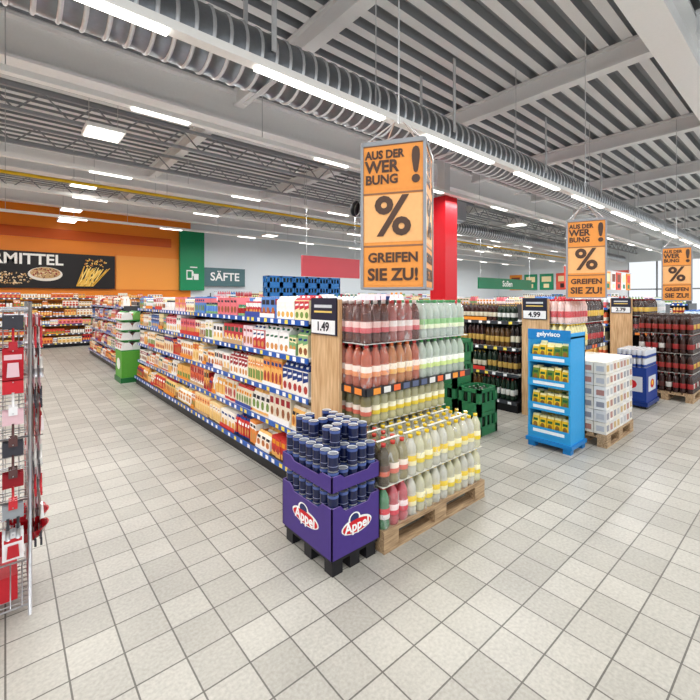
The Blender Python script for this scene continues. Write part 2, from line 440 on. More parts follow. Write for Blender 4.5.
def girder(name, x0, x1, y0, y1, z0, z1, c=(244, 245, 246)):
    g = MB()
    fl = .04
    g.box(x0, x1, y0, y1, z0, z0+fl, c, METAL); g.box(x0, x1, y0, y1, z1-fl, z1, c, METAL)
    if x1-x0 > y1-y0: g.box(x0, x1, (y0+y1)/2-.04, (y0+y1)/2+.04, z0+fl, z1-fl, c, METAL)
    else: g.box((x0+x1)/2-.04, (x0+x1)/2+.04, y0, y1, z0+fl, z1-fl, c, METAL)
    return g.build(name)
for yy in (1.2, 6.6, 12.0, 16.0):
    girder('ceiling_girder', -9, 31, yy-.16, yy+.16, 4.62, 5.19)
for xx in (-4, -.5, 3.0, 6.5, 10, 13.5, 17, 20.5, 24, 27.5):
    for (a, b_) in ((-7, 1.03), (1.37, 6.43), (6.77, 11.83), (12.17, 15.83)):
        girder('ceiling_joist', xx-.09, xx+.09, a, b_, 4.9, 5.19, (232, 234, 236))
for yy in (7.9, 9.6, 13.6):
    t = MB(); c = (150, 154, 159)
    t.box(-9, 31, yy-.03, yy+.03, 4.5, 4.55, c, METAL); t.box(-9, 31, yy-.03, yy+.03, 4.84, 4.89, c, METAL)
    x = -9
    while x < 30.4:
        t.tube((x, yy, 4.52), (x+.35, yy, 4.86), .014, c, METAL, 5); t.tube((x+.35, yy, 4.86), (x+.7, yy, 4.52), .014, c, METAL, 5); x += .7
    t.build('ceiling_truss')
t = MB()
t.box(-8, 2.0, 4.95, 5.15, 4.6, 4.85, (236, 238, 240), METAL)
for xx in (-7, -4.4, -1, 1.5): t.tube((xx, 5.05, 4.85), (xx, 5.05, 5.2), .008, SILVER, METAL, 5)
t.build('cable_tray')

def duct(name, x0, x1, y, z, r):
    d = MB(); n = 24
    x = x0; kk = 0
    while x < x1:
        xe = min(x+.16, x1)
        rings = []
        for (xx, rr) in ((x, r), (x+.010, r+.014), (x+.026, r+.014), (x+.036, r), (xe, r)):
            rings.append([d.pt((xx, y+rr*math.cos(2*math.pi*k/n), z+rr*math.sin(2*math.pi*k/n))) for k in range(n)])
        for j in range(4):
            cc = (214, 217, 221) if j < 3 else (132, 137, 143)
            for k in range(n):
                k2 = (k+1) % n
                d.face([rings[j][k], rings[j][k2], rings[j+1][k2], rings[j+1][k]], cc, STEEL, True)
        x = xe
    for xx in range(int(x0)+1, int(x1), 3):
        d.box(xx, xx+.05, y-r-.03, y-r-.015, z-.02, 5.2, SILVER, METAL); d.box(xx, xx+.05, y+r+.015, y+r+.03, z-.02, 5.2, SILVER, METAL)
        d.box(xx, xx+.05, y-r-.03, y+r+.03, z-r-.03, z-r-.018, SILVER, METAL)
    return d.build(name)
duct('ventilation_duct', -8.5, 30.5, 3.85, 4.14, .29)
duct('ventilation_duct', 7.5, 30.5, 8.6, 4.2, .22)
d = MB(); d.box(8.9, 10.4, 6.9, 7.7, 3.95, 4.5, (168, 172, 178), STEEL); d.box(8.85, 10.45, 7.1, 7.2, 3.92, 4.53, (200, 203, 206), STEEL)
d.box(9.2, 9.9, 7.7, 8.36, 4.05, 4.4, (168, 172, 178), STEEL)
d.box(9.1, 9.13, 7.2, 7.23, 4.5, 5.2, SILVER, METAL); d.box(10.3, 10.33, 7.2, 7.23, 4.5, 5.2, SILVER, METAL); d.build('air_handling_box')
d = MB(); d.tube((-8.9, 10.4, 4.15), (30.9, 10.4, 4.15), .035, (232, 190, 40), METAL)
for xx in (-4, -.5, 3.0, 6.5, 10, 13.5, 17, 20.5, 24, 27.5): d.tube((xx, 10.4, 4.15), (xx, 10.4, 4.895), .008, SILVER, METAL, 5)
d.build('yellow_pipe')

def rail(x0, x1, y, z, power, seg=1.5, step=2.2):
    e = empty('ceiling_light_rail', ((x0+x1)/2, y, z))
    d = MB(); d.box(x0, x1, y-.05, y+.05, z, z+.07, WHITE, METAL)
    x = x0+.3
    while x+seg < x1:
        d.box(x, x+seg, y-.04, y+.04, z-.02, z, WHITE, LAMP); x += step
    for xx in range(int(x0)+1, int(x1), 3): d.tube((xx, y, z+.07), (xx, y, 5.2), .006, SILVER, METAL, 5)
    d.build('luminaire', e)
    la = bpy.data.lights.new('rail_light', 'AREA'); la.shape = 'RECTANGLE'; la.size = x1-x0; la.size_y = .12; la.energy = power
    la.color = (1.0, .995, .985)
    o = bpy.data.objects.new('rail_light', la); scn.collection.objects.link(o); o.parent = e; o.location = (0, 0, -.03)
for yy in (-3.2, 0.2, 3.1, 5.6, 8.9, 11.4, 14.6):
    if yy < 5: rail(-7.5, 29.5, yy, 3.62 if yy == 3.1 else 4.05, 570)
    else: rail(-7.5, 29.5, yy, 4.05, 570, .7, 2.8)

def panel(x, y, z):
    e = empty('square_ceiling_lamp', (x, y, z))
    d = MB(); d.box(x-.27, x+.27, y-.27, y+.27, z, z+.06, WHITE, METAL); d.box(x-.24, x+.24, y-.24, y+.24, z-.01, z, WHITE, LAMP)
    for sx in (-.2, .2): d.tube((x+sx, y, z+.06), (x+sx, y, 5.2), .006, SILVER, METAL, 5)
    d.build('lamp_panel', e)
for (x, y) in ((1.2, 7.5), (1.4, 11.2), (1.5, 14.6), (1.6, 16.8), (8.5, 12.5), (8.5, 15.2), (12.5, 12.5), (15, 9.3), (19, 11), (19, 7.2), (14, 7.2), (24, 9.3)):
    panel(x, y, 4.3)

# ------------------------------------------------------------ gondolas
GRN = [[((226, 240, 226), (214, 234, 150), (70, 150, 80), (246, 248, 240))], [((228, 240, 232), (236, 244, 214), (70, 146, 90), (150, 200, 140))]]
BRN = [[((230, 124, 92), (240, 160, 110), (200, 60, 60), (250, 232, 220)), ((238, 160, 100), (246, 190, 110), (220, 110, 50), (250, 236, 216))],
       [((130, 70, 62), (218, 106, 114), (214, 206, 204), (242, 206, 202)), ((214, 130, 124), (242, 176, 176), (200, 70, 70), (250, 242, 240))]]
gondola(2.0, 3.3, 2.9, 8.8, dict(y=2.2, txt='1.49', l=BRN, r=GRN, rm=CLEAR, lm=CLEAR),
        [WARM, [WARM[0], WARM[1], WARM[4], WARM[6], WARM[7], WARM[10]], WARM, COOL+WARM[:3], COOL],
        [['box', 'bag', 'box'], ['box', 'bag'], ['box', 'gable', 'box'], ['box', 'gable', 'box'], ['box', 'gable', 'jar', 'box']])
gondola(2.0, 3.3, 10.2, 14.6, None, [WARM, COOL], [['box', 'bag', 'gable']], rightside=False)
WATER = [((214, 226, 232), (90, 140, 200), (60, 100, 180)), ((216, 228, 234), (240, 240, 244), (60, 110, 190))]
COLA = [((48, 22, 18), (176, 36, 40), (170, 36, 40)), ((52, 26, 20), (226, 186, 70), (120, 40, 40))]
YEL = [((240, 230, 170), (244, 208, 60), (240, 200, 40)), ((236, 206, 200), (214, 80, 86), (200, 40, 50))]
gondola(5.7, 7.0, 2.9, 8.8, dict(y=2.2, txt='4.99', l=YEL, r=COLA), [DARKB, DARKB, DARKB, DARKB], [['bottle']],
        railc=(60, 64, 70), zs=(.16, .55, .94, 1.33), right_rows=1)
gondola(9.4, 10.7, 2.9, 8.8, dict(y=2.2, txt='2.79', l=COLA, r=WATER), [COOL, WARM], [['box', 'bottle']])
gondola(13.1, 14.4, 2.9, 8.8, None, [COOL, WARM], [['box', 'bottle']], rightside=False, rows=1)
gondola(16.8, 18.1, 2.9, 8.8, None, [COOL, WARM], [['box', 'bottle']], rightside=False, rows=1)
gondola(5.7, 7.0, 10.4, 14.6, None, [COOL, WARM], [['box', 'bottle']], rightside=False, rows=1)
gondola(9.4, 10.7, 10.4, 14.6, None, [COOL, WARM], [['box', 'bottle']], rightside=False, rows=1)

e = empty('wall_shelving_unit', (0, 17.2, 0))
shelving(e, frame_ny(-7, 16.95), 11.8, (.15, .46, .77, 1.08, 1.39, 1.68), 1.75, .45, [WARM, WARM, COOL, WARM], [['box', 'bag', 'jar']], railc=(90, 90, 96), boardc=(110, 110, 114), gap_last=.2, rows=1, name='wall')
e = empty('wall_shelving_unit', (11, 17.2, 0))
shelving(e, frame_ny(6.8, 16.95), 15.5, (.15, .55, .95, 1.35, 1.7), 1.9, .45, [COOL, WARM], [['box', 'bottle']], railc=BLUE, gap_last=.3, rows=1, name='wall')
e = empty('wall_shelving_unit', (30.6, 11.8, 0))
shelving(e, frame_nx(30.45, 15.2), 6.6, (.15, .55, .95, 1.35, 1.75), 2.0, .45, [COOL, WARM], [['box', 'bag']], railc=(230, 230, 230), gap_last=.3, rows=1, name='wall', wmin=.15, wmax=.3)

e = empty('wall_banner', (.5, 17.4, 2.6))
d = MB(); d.box(-4.5, 3.15, 17.38, 17.45, 2.02, 3.25, (28, 25, 26), METAL)
f = 17.375
def ring_poly(cx, cz, ra, rz, c, y):
    d.poly([(cx+ra*math.cos(2*math.pi*k/24), y, cz+rz*math.sin(2*math.pi*k/24)) for k in range(24)], c)
def grains(cx, cz, ra, rz, cols, nn, y):
    for k in range(nn):
        t = R.uniform(0, 6.28); q = math.sqrt(R.random())
        ring = R.uniform(.02, .045)
        x = cx+ra*q*math.cos(t); z = cz+rz*q*math.sin(t)
        aa = R.uniform(0, 3.14)
        pts = [(x+ring*math.cos(w_)*math.cos(aa)-ring*.5*math.sin(w_)*math.sin(aa), y-.0002*k, z+ring*math.cos(w_)*math.sin(aa)+ring*.5*math.sin(w_)*math.cos(aa)) for w_ in (0, 1.05, 2.1, 3.14, 4.2, 5.25)]
        d.poly(pts, R.choice(cols))
grains(.1, 2.35, .75, .2, [(224, 196, 150), (200, 165, 115), (236, 214, 176), (170, 130, 80)], 130, f)
ring_poly(1.05, 2.5, .48, .24, (232, 226, 214), f-.03)
ring_poly(1.05, 2.54, .42, .19, (196, 160, 110), f-.035)
grains(1.05, 2.54, .38, .16, [(224, 196, 150), (120, 80, 60), (236, 214, 176), (150, 40, 50)], 70, f-.04)
for k in range(34):
    x = 1.95+R.uniform(-.05, .5); an = R.uniform(-.35, .5); L = R.uniform(.7, .95)
    x2 = x+L*math.sin(an)+.25; z2 = 2.12+L*math.cos(an)*.75
    x2 = min(x2, 3.1)
    d.poly([(x, f-.001*k, 2.1), (x+.035, f-.001*k, 2.1), (x2+.035, f-.001*k, z2), (x2, f-.001*k, z2)], R.choice([(240, 196, 90), (226, 172, 60), (250, 220, 130)]))
grains(2.5, 2.95, .35, .18, [(236, 180, 80), (246, 210, 120), (200, 130, 60)], 40, f-.04)
d.build('printed_board', e)
text('banner_lettering', 'NÄHRMITTEL', .5, (1.55, f-.002, 2.98), ROT_NY, (245, 245, 240), e, bold=.012, align='RIGHT')

e = empty('department_sign', (6.6, 17.3, 3))
d = MB(); d.box(5.5, 6.5, 17.28, 17.45, 2.0, 4.5, (30, 140, 92), METAL)
d.box(6.5, 8.4, 17.33, 17.45, 2.2, 3.0, (84, 116, 122), METAL)
for q in ((5.75, 6.0, 2.45, 2.85), (6.05, 6.25, 2.45, 2.7)):
    d.box(q[0], q[1], 17.265, 17.28, q[2], q[3], WHITE, METAL)
d.box(5.79, 5.96, 17.26, 17.265, 2.52, 2.8, (30, 140, 92), METAL); d.box(6.0, 6.04, 17.265, 17.28, 2.6, 2.8, WHITE, METAL)
d.box(5.9, 6.2, 17.265, 17.28, 2.95, 3.0, WHITE, METAL)
d.build('sign_panels', e)
text('sign_lettering', 'SÄFTE', .5, (7.45, 17.32, 2.6), ROT_NY, (250, 250, 250), e, bold=.01)

d = MB(); d.box(7.95, 8.42, 5.85, 6.3, 0, 4.12, (206, 28, 40), METAL); d.box(7.9, 8.47, 5.8, 6.35, 0, .12, (80, 80, 84), METAL)
d.box(8.08, 8.3, 5.97, 6.19, 4.12, 5.2, (220, 222, 224), METAL)
d.build('red_pillar')
def header(name, x0, x1, y, z0, z1, c, txt, tcol=(250, 250, 250)):
    e = empty(name, ((x0+x1)/2, y, (z0+z1)/2))
    d = MB(); d.box(x0, x1, y-.03, y+.03, z0, z1, c, METAL)
    for xx in (x0+.15, x1-.15): d.tube((xx, y, z1), (xx, y, 5.2), .006, SILVER, METAL, 5)
    d.build('board', e)
    if txt: text('lettering', txt, (z1-z0)*.75, ((x0+x1)/2, y-.034, (z0+z1)/2), ROT_NY, tcol, e, bold=.004)
header('hanging_department_board', 14.2, 18.6, 8.88, 2.05, 2.5, (24, 120, 84), 'Soßen')
header('hanging_department_board', 5.9, 7.9, 8.88, 2.25, 2.8, (214, 90, 100), '')
e = empty('wall_posters', (30.9, 12, 2.6))
d = MB(); y = 16.5
while y > 9:
    c = R.choice([(206, 60, 56), (240, 150, 60), (40, 140, 100), (230, 90, 70), (250, 190, 110)])
    d.box(30.93, 30.97, y-1.0, y, 2.3, 3.5, c)
    d.poly([(30.925, y-.85, 2.9), (30.925, y-.15, 2.9), (30.925, y-.15, 3.3), (30.925, y-.85, 3.3)], R.choice([(250, 250, 250), (120, 60, 40), (250, 230, 180)]))
    d.poly([(30.925, y-.7, 2.45), (30.925, y-.3, 2.45), (30.925, y-.3, 2.75), (30.925, y-.7, 2.75)], R.choice([(250, 250, 250), (60, 40, 40), (250, 230, 180)]))
    y -= 1.2
d.build('posters', e)
e = empty('hanging_poster_row', (21, 8, 2.3))
d = MB(); x = 17.6
d.box(17.5, 26.4, 6.98, 7.02, 3.0, 3.05, SILVER, METAL)
for xx in (17.8, 22, 26): d.tube((xx, 7, 3.05), (xx, 7, 5.2), .006, SILVER, METAL, 5)
while x < 26:
    c = R.choice([(206, 60, 56), (240, 150, 60), (240, 240, 238), (230, 90, 70), (240, 240, 238)])
    d.box(x, x+.62, 6.98, 7.02, 2.1, 3.0, c)
    d.poly([(x+.08, 6.975, 2.5), (x+.54, 6.975, 2.5), (x+.54, 6.975, 2.9), (x+.08, 6.975, 2.9)], R.choice([(250, 250, 250), (120, 60, 40), (250, 230, 180), (214, 60, 50)]))
    d.poly([(x+.15, 6.975, 2.18), (x+.47, 6.975, 2.18), (x+.47, 6.975, 2.4), (x+.15, 6.975, 2.4)], R.choice([(60, 40, 40), (250, 230, 180), (40, 120, 80)]))
    x += .8
d.build('posters', e)

# ------------------------------------------------------------ percent signs
def promo_sign(x, y, z0, rz, H=.99, W=.44):
    e = empty('hanging_promotional_sign', (x, y, z0), rz, world_parts=False)
    d = MB(); w = W/2
    O1 = (238, 156, 76); O2 = (244, 186, 124)
    d.box(-w, w, -w, w, 0, H, O1, PAPER)
    for (a, b_) in ((.0, .29), (.305, .66), (.675, 1.0)):
        for s_ in (0, 1, 2, 3):
            T = Matrix.Rotation(s_*math.pi/2, 4, 'Z'); d.T = T
            z1 = H*a+.012; z2 = H*b_-.012
            d.poly([(-w+.015, -w-.002, z1), (w-.015, -w-.002, z1), (w-.015, -w-.002, z2), (-w+.015, -w-.002, z2)], O2 if a == .305 else O1)
            d.box(-w, w, -w-.003, -w, H*b_-.006, H*b_+.006, (150, 110, 80))
    d.T = None
    for sx in (-1, 1):
        for sy in (-1, 1):
            d.box(sx*w-.010, sx*w+.010, sy*w-.010, sy*w+.010, -.01, H+.02, (150, 154, 160), METAL)
    for k in range(4):
        d.T = Matrix.Rotation(k*math.pi/2, 4, 'Z')
        d.box(-w, w, -w-.01, -w+.01, H, H+.03, (150, 154, 160), METAL); d.box(-w, w, -w-.008, -w+.008, -.015, .0, (150, 154, 160), METAL)
    d.T = None
    for sx in (-1, 1):
        d.tube((sx*w*.9, -w*.9, H+.03), (sx*.03, 0, H+.25), .005, SILVER, METAL, 5)
        d.tube((sx*w*.9, w*.9, H+.03), (sx*.03, 0, H+.25), .005, SILVER, METAL, 5)
    d.tube((0, 0, H+.23), (0, 0, 5.2-z0), .006, SILVER, METAL, 5)
    d.build('sign_box', e)
    ink = (74, 48, 34)
    for k in (0, 1, 3):
        T = Matrix.Rotation(k*math.pi/2, 4, 'Z')
        def tx(nm, s_, size, px, pz, bold, sx=1.0, al='CENTER'):
            loc = T @ Vector((px, -w-.006, pz))
            text(nm, s_, size, loc, (math.pi/2, 0, k*math.pi/2), ink, e, bold=bold, align=al, sx=sx)
        tx('slogan_top', 'AUS DER', .078, -.195, H*.93, .003, .88, 'LEFT')
        tx('slogan_mid', 'WER', .115, -.195, H*.845, .004, .95, 'LEFT')
        tx('slogan_low', 'BUNG', .088, -.195, H*.755, .003, .95, 'LEFT')
        tx('exclamation', '!', .33, .16, H*.83, .009)
        tx('percent', '%', .38, 0, H*.485, .008)
        tx('call_line', 'GREIFEN', .092, 0, H*.205, .003)
        tx('call_line', 'SIE ZU!', .115, 0, H*.085, .004)
    return e
promo_sign(2.23, 2.06, 1.755, math.radians(-46-12))
promo_sign(5.95, 2.1, 1.69, math.radians(-68))
promo_sign(9.92, 1.88, 1.64, math.radians(-78))

# ------------------------------------------------------------ pallets
def pallet_parts(mb, x0, x1, y0, y1):
    T = PINE; c = (200, 165, 120)
    for k in range(3):
        yy = y0+(y1-y0-.1)*k/2
        mb.box(x0, x1, yy, yy+.1, 0, .022, c, T)
        for j in range(3):
            xx = x0+(x1-x0-.14)*j/2
            mb.box(xx, xx+.14, yy+.001, yy+.099, .022, .1, c, T)
    for j in range(3):
        xx = x0+(x1-x0-.14)*j/2
        mb.box(xx, xx+.14, y0, y1, .1, .122, c, T)
    nb = 5
    for k in range(nb):
        w_ = .13
        yy = y0+(y1-y0-w_)*k/(nb-1)
        mb.box(x0, x1, yy, yy+w_, .122, .144, c, T)

e = empty('pallet_of_soft_drink_bottles', (2.46, 2.27, 0))
p = MB(); pallet_parts(p, 1.885, 3.085, 1.87, 2.67); p.build('wooden_pallet', e)
p = MB()
hB = .275
for ix in range(13):
    for iy in range(8):
        for t in range(3):
            if t == 2 and (iy < 4 or ix < 2): continue
            x = 1.93+ix*.0915; y = 1.925+iy*.092
            mt = CLEAR
            if ix < 3:
                c = ((238, 120, 130), (220, 70, 86), (240, 90, 70), (248, 226, 226)) if t == 0 else ((186, 176, 130), (222, 118, 100), (200, 60, 50), (244, 228, 214))
                if (ix == 0 and t == 0): c = ((110, 176, 130), (240, 230, 230), (220, 60, 60), (214, 70, 80))
                if (ix == 0 and t == 1): c = ((104, 90, 66), (214, 110, 86), (190, 50, 50), (100, 70, 60))
            else:
                c = ((248, 246, 214), (240, 214, 60), (236, 200, 30), (246, 240, 200))
                if (ix//2) % 2: c = ((250, 250, 238), (246, 238, 190), (232, 196, 30), (238, 206, 60))
                if t == 2: c = ((248, 244, 200), (240, 214, 80), (238, 204, 40), (248, 244, 214))
            jx = R.uniform(-.002, .002)
            bottle(p, x+jx, y, .146+t*(hB+.008), .0435, hB, c[0], c[1], c[2], 14 if iy < 2 or ix < 1 else 8, mt, c[3])
for t in (1, 2):
    p.box(1.89, 3.075, 1.885 if t == 1 else 2.26, 2.62, .146+t*(hB+.008)-.006, .146+t*(hB+.008)-.003, (228, 226, 214), PAPER)
for t in range(2):
    z0_ = .15+t*(hB+.008); z1_ = z0_+hB*.80
    for k in range(0, 12, 3):
        xa = 1.93+k*.0915-.045; xb = xa+.270
        p.poly([(xa, 1.878, z0_), (xb, 1.878, z0_), (xb, 1.878, z1_), (xa, 1.878, z1_)], WHITE, FILM)
        if t == 1:
            for q in range(2):
                ya = 1.88+q*.184
                p.poly([(xa, ya, z1_), (xb, ya, z1_), (xb-.03, ya+.09, z1_+.035), (xa+.03, ya+.09, z1_+.035)], WHITE, FILM)
                p.box((xa+xb)/2-.11, (xa+xb)/2+.11, ya+.08, ya+.10, z0_+hB-.004, z0_+hB, (245, 245, 240), PAPER)
    for q in range(4):
        ya = 1.88+q*.184
        p.poly([(1.884, ya, z0_), (1.884, ya+.18, z0_), (1.884, ya+.18, z1_), (1.884, ya, z1_)], WHITE, FILM)
p.build('bottles', e)

# canned food display (purple)
e = empty('canned_food_display', (1.67, 2.17, 0))
PU = (72, 52, 128); PU2 = (54, 40, 104)
x0, x1, y0, y1 = 1.475, 1.872, 1.90, 2.46
d = MB()
d.box(x0+.01, x1-.01, y0+.01, y1-.01, .085, .11, (30, 30, 34), METAL)
for sx in (x0+.02, (x0+x1)/2-.04, x1-.10):
    for sy in (y0+.02, (y0+y1)/2-.04, y1-.10):
        d.box(sx, sx+.08, sy, sy+.08, 0, .085, (30, 30, 34), METAL, )
t = .008
def open_box(z0, z1, ctr, zc):
    for (a0, a1, axis, pos) in ((x0, x1, 'y', y0), (x0, x1, 'y', y1-t), (y0, y1, 'x', x0), (y0, y1, 'x', x1-t)):
        L = a1-a0
        prof = [(a0, z0), (a1, z0), (a1, z1), (a1-L*.18, z1), (a1-L*.26, zc), (a0+L*.26, zc), (a0+L*.18, z1), (a0, z1)]
        for off in (0, t):
            pts = [((a, pos+off, z) if axis == 'y' else (pos+off, a, z)) for a, z in prof]
            d.poly(pts, ctr)
        n_ = len(prof)
        for i in range(n_):
            p0_, p1_ = prof[i], prof[(i+1) % n_]
            if axis == 'y': d.poly([(p0_[0], pos, p0_[1]), (p1_[0], pos, p1_[1]), (p1_[0], pos+t, p1_[1]), (p0_[0], pos+t, p0_[1])], (120, 100, 160))
            else: d.poly([(pos, p0_[0], p0_[1]), (pos, p1_[0], p1_[1]), (pos+t, p1_[0], p1_[1]), (pos+t, p0_[0], p0_[1])], (120, 100, 160))
open_box(.11, .42, PU, .38)
d.box(x0+t, x1-t, y0+t, y1-t, .11, .275, PU2)
open_box(.515, .61, PU, .585)
d.box(x0+t, x1-t, y0+t, y1-t, .515, .522, PU2)
d.build('cardboard_trays', e)
def can(mb, x, y, z, r=.0355, h=.108):
    B = (22, 30, 68); S = (205, 208, 212)
    mb.lathe(x, y, z, [(r*.93, 0), (r, .004), (r, .03), (r, .033), (r, .082), (r, .085), (r, h-.006), (r*.96, h-.002), (r*.88, h-.002), (r*.86, h-.006)],
             [S, B, (140, 148, 186), B, B, (70, 90, 150), B, S, S, (130, 134, 142)], 14, PET)
c_ = MB()
for ix in range(5):
    for iy in range(7):
        x = x0+.045+ix*.0765; y = y0+.045+iy*.078
        can(c_, x, y, .276); can(c_, x, y, .385)
        can(c_, x, y, .523)
        if not (ix == 1 and iy == 0): can(c_, x, y, .632)
        if (ix > 0 and iy > 0) and R.random() < .7: can(c_, x, y, .741)
c_.build('cans', e)
d = MB()
def oval_ny(cx, cz, a, b_, y, c):
    d.poly([(cx+a*math.cos(2*math.pi*k/24), y, cz+b_*math.sin(2*math.pi*k/24)) for k in range(24)], c)
def oval_nx(cy, cz, a, b_, x, c):
    d.poly([(x, cy+a*math.cos(2*math.pi*k/24), cz+b_*math.sin(2*math.pi*k/24)) for k in range(24)], c)
xm = (x0+x1)/2; ym = (y0+y1)/2
oval_ny(xm, .265, .125, .05, y0-.001, WHITE); oval_ny(xm-.02, .305, .05, .045, y0-.0012, WHITE); oval_ny(xm-.02, .312, .036, .03, y0-.0018, (40, 50, 100))
oval_nx(ym, .265, .15, .05, x0-.001, WHITE); oval_nx(ym+.02, .305, .06, .045, x0-.0012, WHITE); oval_nx(ym+.02, .312, .042, .03, x0-.0018, (40, 50, 100))
oval_ny(xm, .262, .115, .040, y0-.0022, (204, 30, 40)); oval_nx(ym, .262, .138, .040, x0-.0022, (204, 30, 40))
d.build('brand_emblems', e)
text('emblem_lettering', 'Appel', .085, (xm, y0-.004, .262), ROT_NY, (250, 250, 250), e, bold=.002)
text('emblem_lettering', 'Appel', .095, (x0-.004, ym, .262), ROT_NX, (250, 250, 250), e, bold=.002)

# ------------------------------------------------------------ green crates
def crate(mb, x0, y0, z0, c=(28, 96, 50), w=.4, l=.3, h=.285):
    x1 = x0+w; y1 = y0+l
    mb.box(x0+.01, x1-.01, y0+.01, y1-.01, z0, z0+.03, c, METAL)
    for (a, b_, cc, dd) in ((x0, x1, y0, y0+.012), (x0, x1, y1-.012, y1), (x0, x0+.012, y0, y1), (x1-.012, x1, y0, y1)):
        mb.box(a, b_, cc, dd, z0+.0, z0+.11, c, METAL)
        mb.box(a, b_, cc, dd, z0+h-.05, z0+h-.004, c, METAL)
    for xx in (x0, x1-.05):
        for yy in (y0, y1-.05): mb.box(xx, xx+.05, yy, yy+.05, z0, z0+h-.004, c, METAL)
    for xx in (x0+.13, x0+.23):
        for yy in (y0, y1-.012): mb.box(xx, xx+.035, yy, yy+.012, z0+.1, z0+h-.04, c, METAL)
    for yy in (y0+.13,):
        for xx in (x0, x1-.012): mb.box(xx, xx+.012, yy, yy+.04, z0+.1, z0+h-.04, c, METAL)
    for ix in range(4):
        for iy in range(3):
            mb.lathe(x0+.065+ix*.09, y0+.06+iy*.09, z0+.03, [(.034, 0), (.034, .15), (.014, .2), (.014, .235)], [(20, 44, 26), (20, 44, 26), (30, 60, 36), (190, 190, 186)], 7, PET)
e = empty('beverage_crate_stack', (4.55, 3.1, 0)); d = MB()
GC = (52, 126, 82)
for k in range(2): crate(d, 4.35, 2.7, k*.287, GC)
for k in range(4):
    crate(d, 4.35, 3.05, k*.287, GC); crate(d, 4.35, 3.37, k*.287, GC)
for k in range(3): crate(d, 4.35, 3.7, k*.287, GC)
d.build('green_crates', e)
e = empty('beverage_crate_stack', (8.0, 9.9, 0)); d = MB()
for ix in range(6):
    for k in range(8): crate(d, 6.0+ix*.42-.6, 9.75, k*.287, (50, 120, 190))
d.build('blue_crates', e)

# ------------------------------------------------------------ blue floor display
e = empty('snack_floor_display', (4.75, 2.05, 0))
CB = (48, 156, 218); CB2 = (30, 126, 196)
d = MB(); x0, x1, y0, y1 = 4.58, 4.98, 1.76, 2.22
d.box(x0-.02, x1, y0-.02, y1+.02, .06, .1, CB2, METAL)
for sx in (x0, x1-.08):
    for sy in (y0, y1-.08): d.box(sx, sx+.08, sy, sy+.08, 0, .06, CB2, METAL)
d.box(x0, x1, y0, y0+.02, .1, 1.26, CB); d.box(x0, x1, y1-.02, y1, .1, 1.26, CB); d.box(x1-.02, x1, y0, y1, .1, 1.26, CB)
d.box(x0+.0, x1, y0+.02, y1-.02, .1, .16, CB)
for k in range(4):
    z = .16+k*.27
    d.box(x0, x1-.02, y0+.02, y1-.02, z, z+.012, CB)
    d.box(x0-.006, x0, y0, y1, z-.01, z+.075, CB)
    d.poly([(x0-.008, y0+.06, z+.015), (x0-.008, y1-.06, z+.015), (x0-.008, y1-.06, z+.05), (x0-.008, y0+.06, z+.05)], (230, 240, 248))
    for j in range(5):
        y = y0+.03+j*.08
        for q in range(3):
            h = R.uniform(.16, .20)
            col = R.choice([(232, 190, 40), (238, 200, 50), (110, 140, 50), (244, 216, 90)])
            st = dict(cols=(col, (250, 240, 180), (150, 110, 50), (40, 100, 60)), kind='bag', var=0)
            d.T = frame_nx(x0+.03+q*.1, y+.074); carton(d, 0, 0, z+.013, .072, .06, h, st); d.T = None
d.box(x0-.006, x0+.006, y0, y1, 1.215, 1.33, CB2)
d.box(x0+.006, x1, y0, y0+.01, 1.24, 1.30, CB)
d.box(x0+.006, x1, y1-.01, y1, 1.24, 1.30, CB)
d.build('display_stand', e)
text('display_lettering', 'gelyvisco', .07, (x0-.009, (y0+y1)/2, 1.28), ROT_NX, (235, 245, 250), e, bold=.002)

e = empty('pallet_of_carton_packs', (5.55, 1.9, 0))
p = MB(); pallet_parts(p, 5.10, 6.06, 1.58, 2.12); p.build('wooden_pallet', e)
p = MB()
for k in range(6):
    for ix in range(8):
        for iy in range(4):
            z = .146+k*.135; x = 5.11+ix*.118; y = 1.59+iy*.13
            p.box(x, x+.114, y, y+.126, z, z+.13, R.choice([(236, 234, 230), (220, 218, 216), (230, 224, 212)]), PAPER, .003)
            if iy == 0: p.poly([(x+.02, y-.001, z+.03), (x+.095, y-.001, z+.03), (x+.095, y+.001, z+.10), (x+.02, y+.001, z+.10)], R.choice([(180, 130, 120), (150, 150, 158), (190, 190, 194), (200, 170, 120)]))
            if ix == 0: p.poly([(x-.001, y+.02, z+.03), (x-.001, y+.1, z+.03), (x-.001, y+.1, z+.09), (x-.001, y+.02, z+.09)], R.choice([(180, 130, 120), (150, 150, 158), (190, 190, 194)]))
p.build('packs', e)

e = empty('energy_drink_display', (7.6, 2.0, 0)); d = MB()
d.box(7.35, 7.95, 1.75, 2.15, .1, .62, (30, 60, 140)); d.box(7.33, 7.97, 1.73, 2.17, .04, .1, (20, 50, 120), METAL)
for sx in (7.35, 7.87):
    for sy in (1.75, 2.07): d.box(sx, sx+.08, sy, sy+.08, 0, .04, BLACK, METAL)
d.poly([(7.45, 1.748, .25), (7.85, 1.748, .25), (7.85, 1.748, .48), (7.45, 1.748, .48)], (214, 218, 226))
disc(d, 7.65, 1.746, .36, .1, .07, (206, 40, 50)); disc(d, 7.65, 1.745, .37, .05, .04, (240, 196, 60))
d.T = frame_nx(7.35, 2.15)
d.poly([(.05, -.002, .25), (.35, -.002, .25), (.35, -.002, .48), (.05, -.002, .48)], (214, 218, 226)); disc(d, .2, -.004, .36, .08, .07, (206, 40, 50)); d.T = None
for ix in range(9):
    for iy in range(6):
        for k in range(2):
            d.lathe(7.385+ix*.066, 1.785+iy*.066, .62+k*.135, [(.024, 0), (.029, .008), (.029, .05), (.029, .12), (.024, .132)], [SILVER, (40, 70, 150), (200, 204, 214), SILVER, SILVER], 8, PET)
d.build('stacked_cans', e)

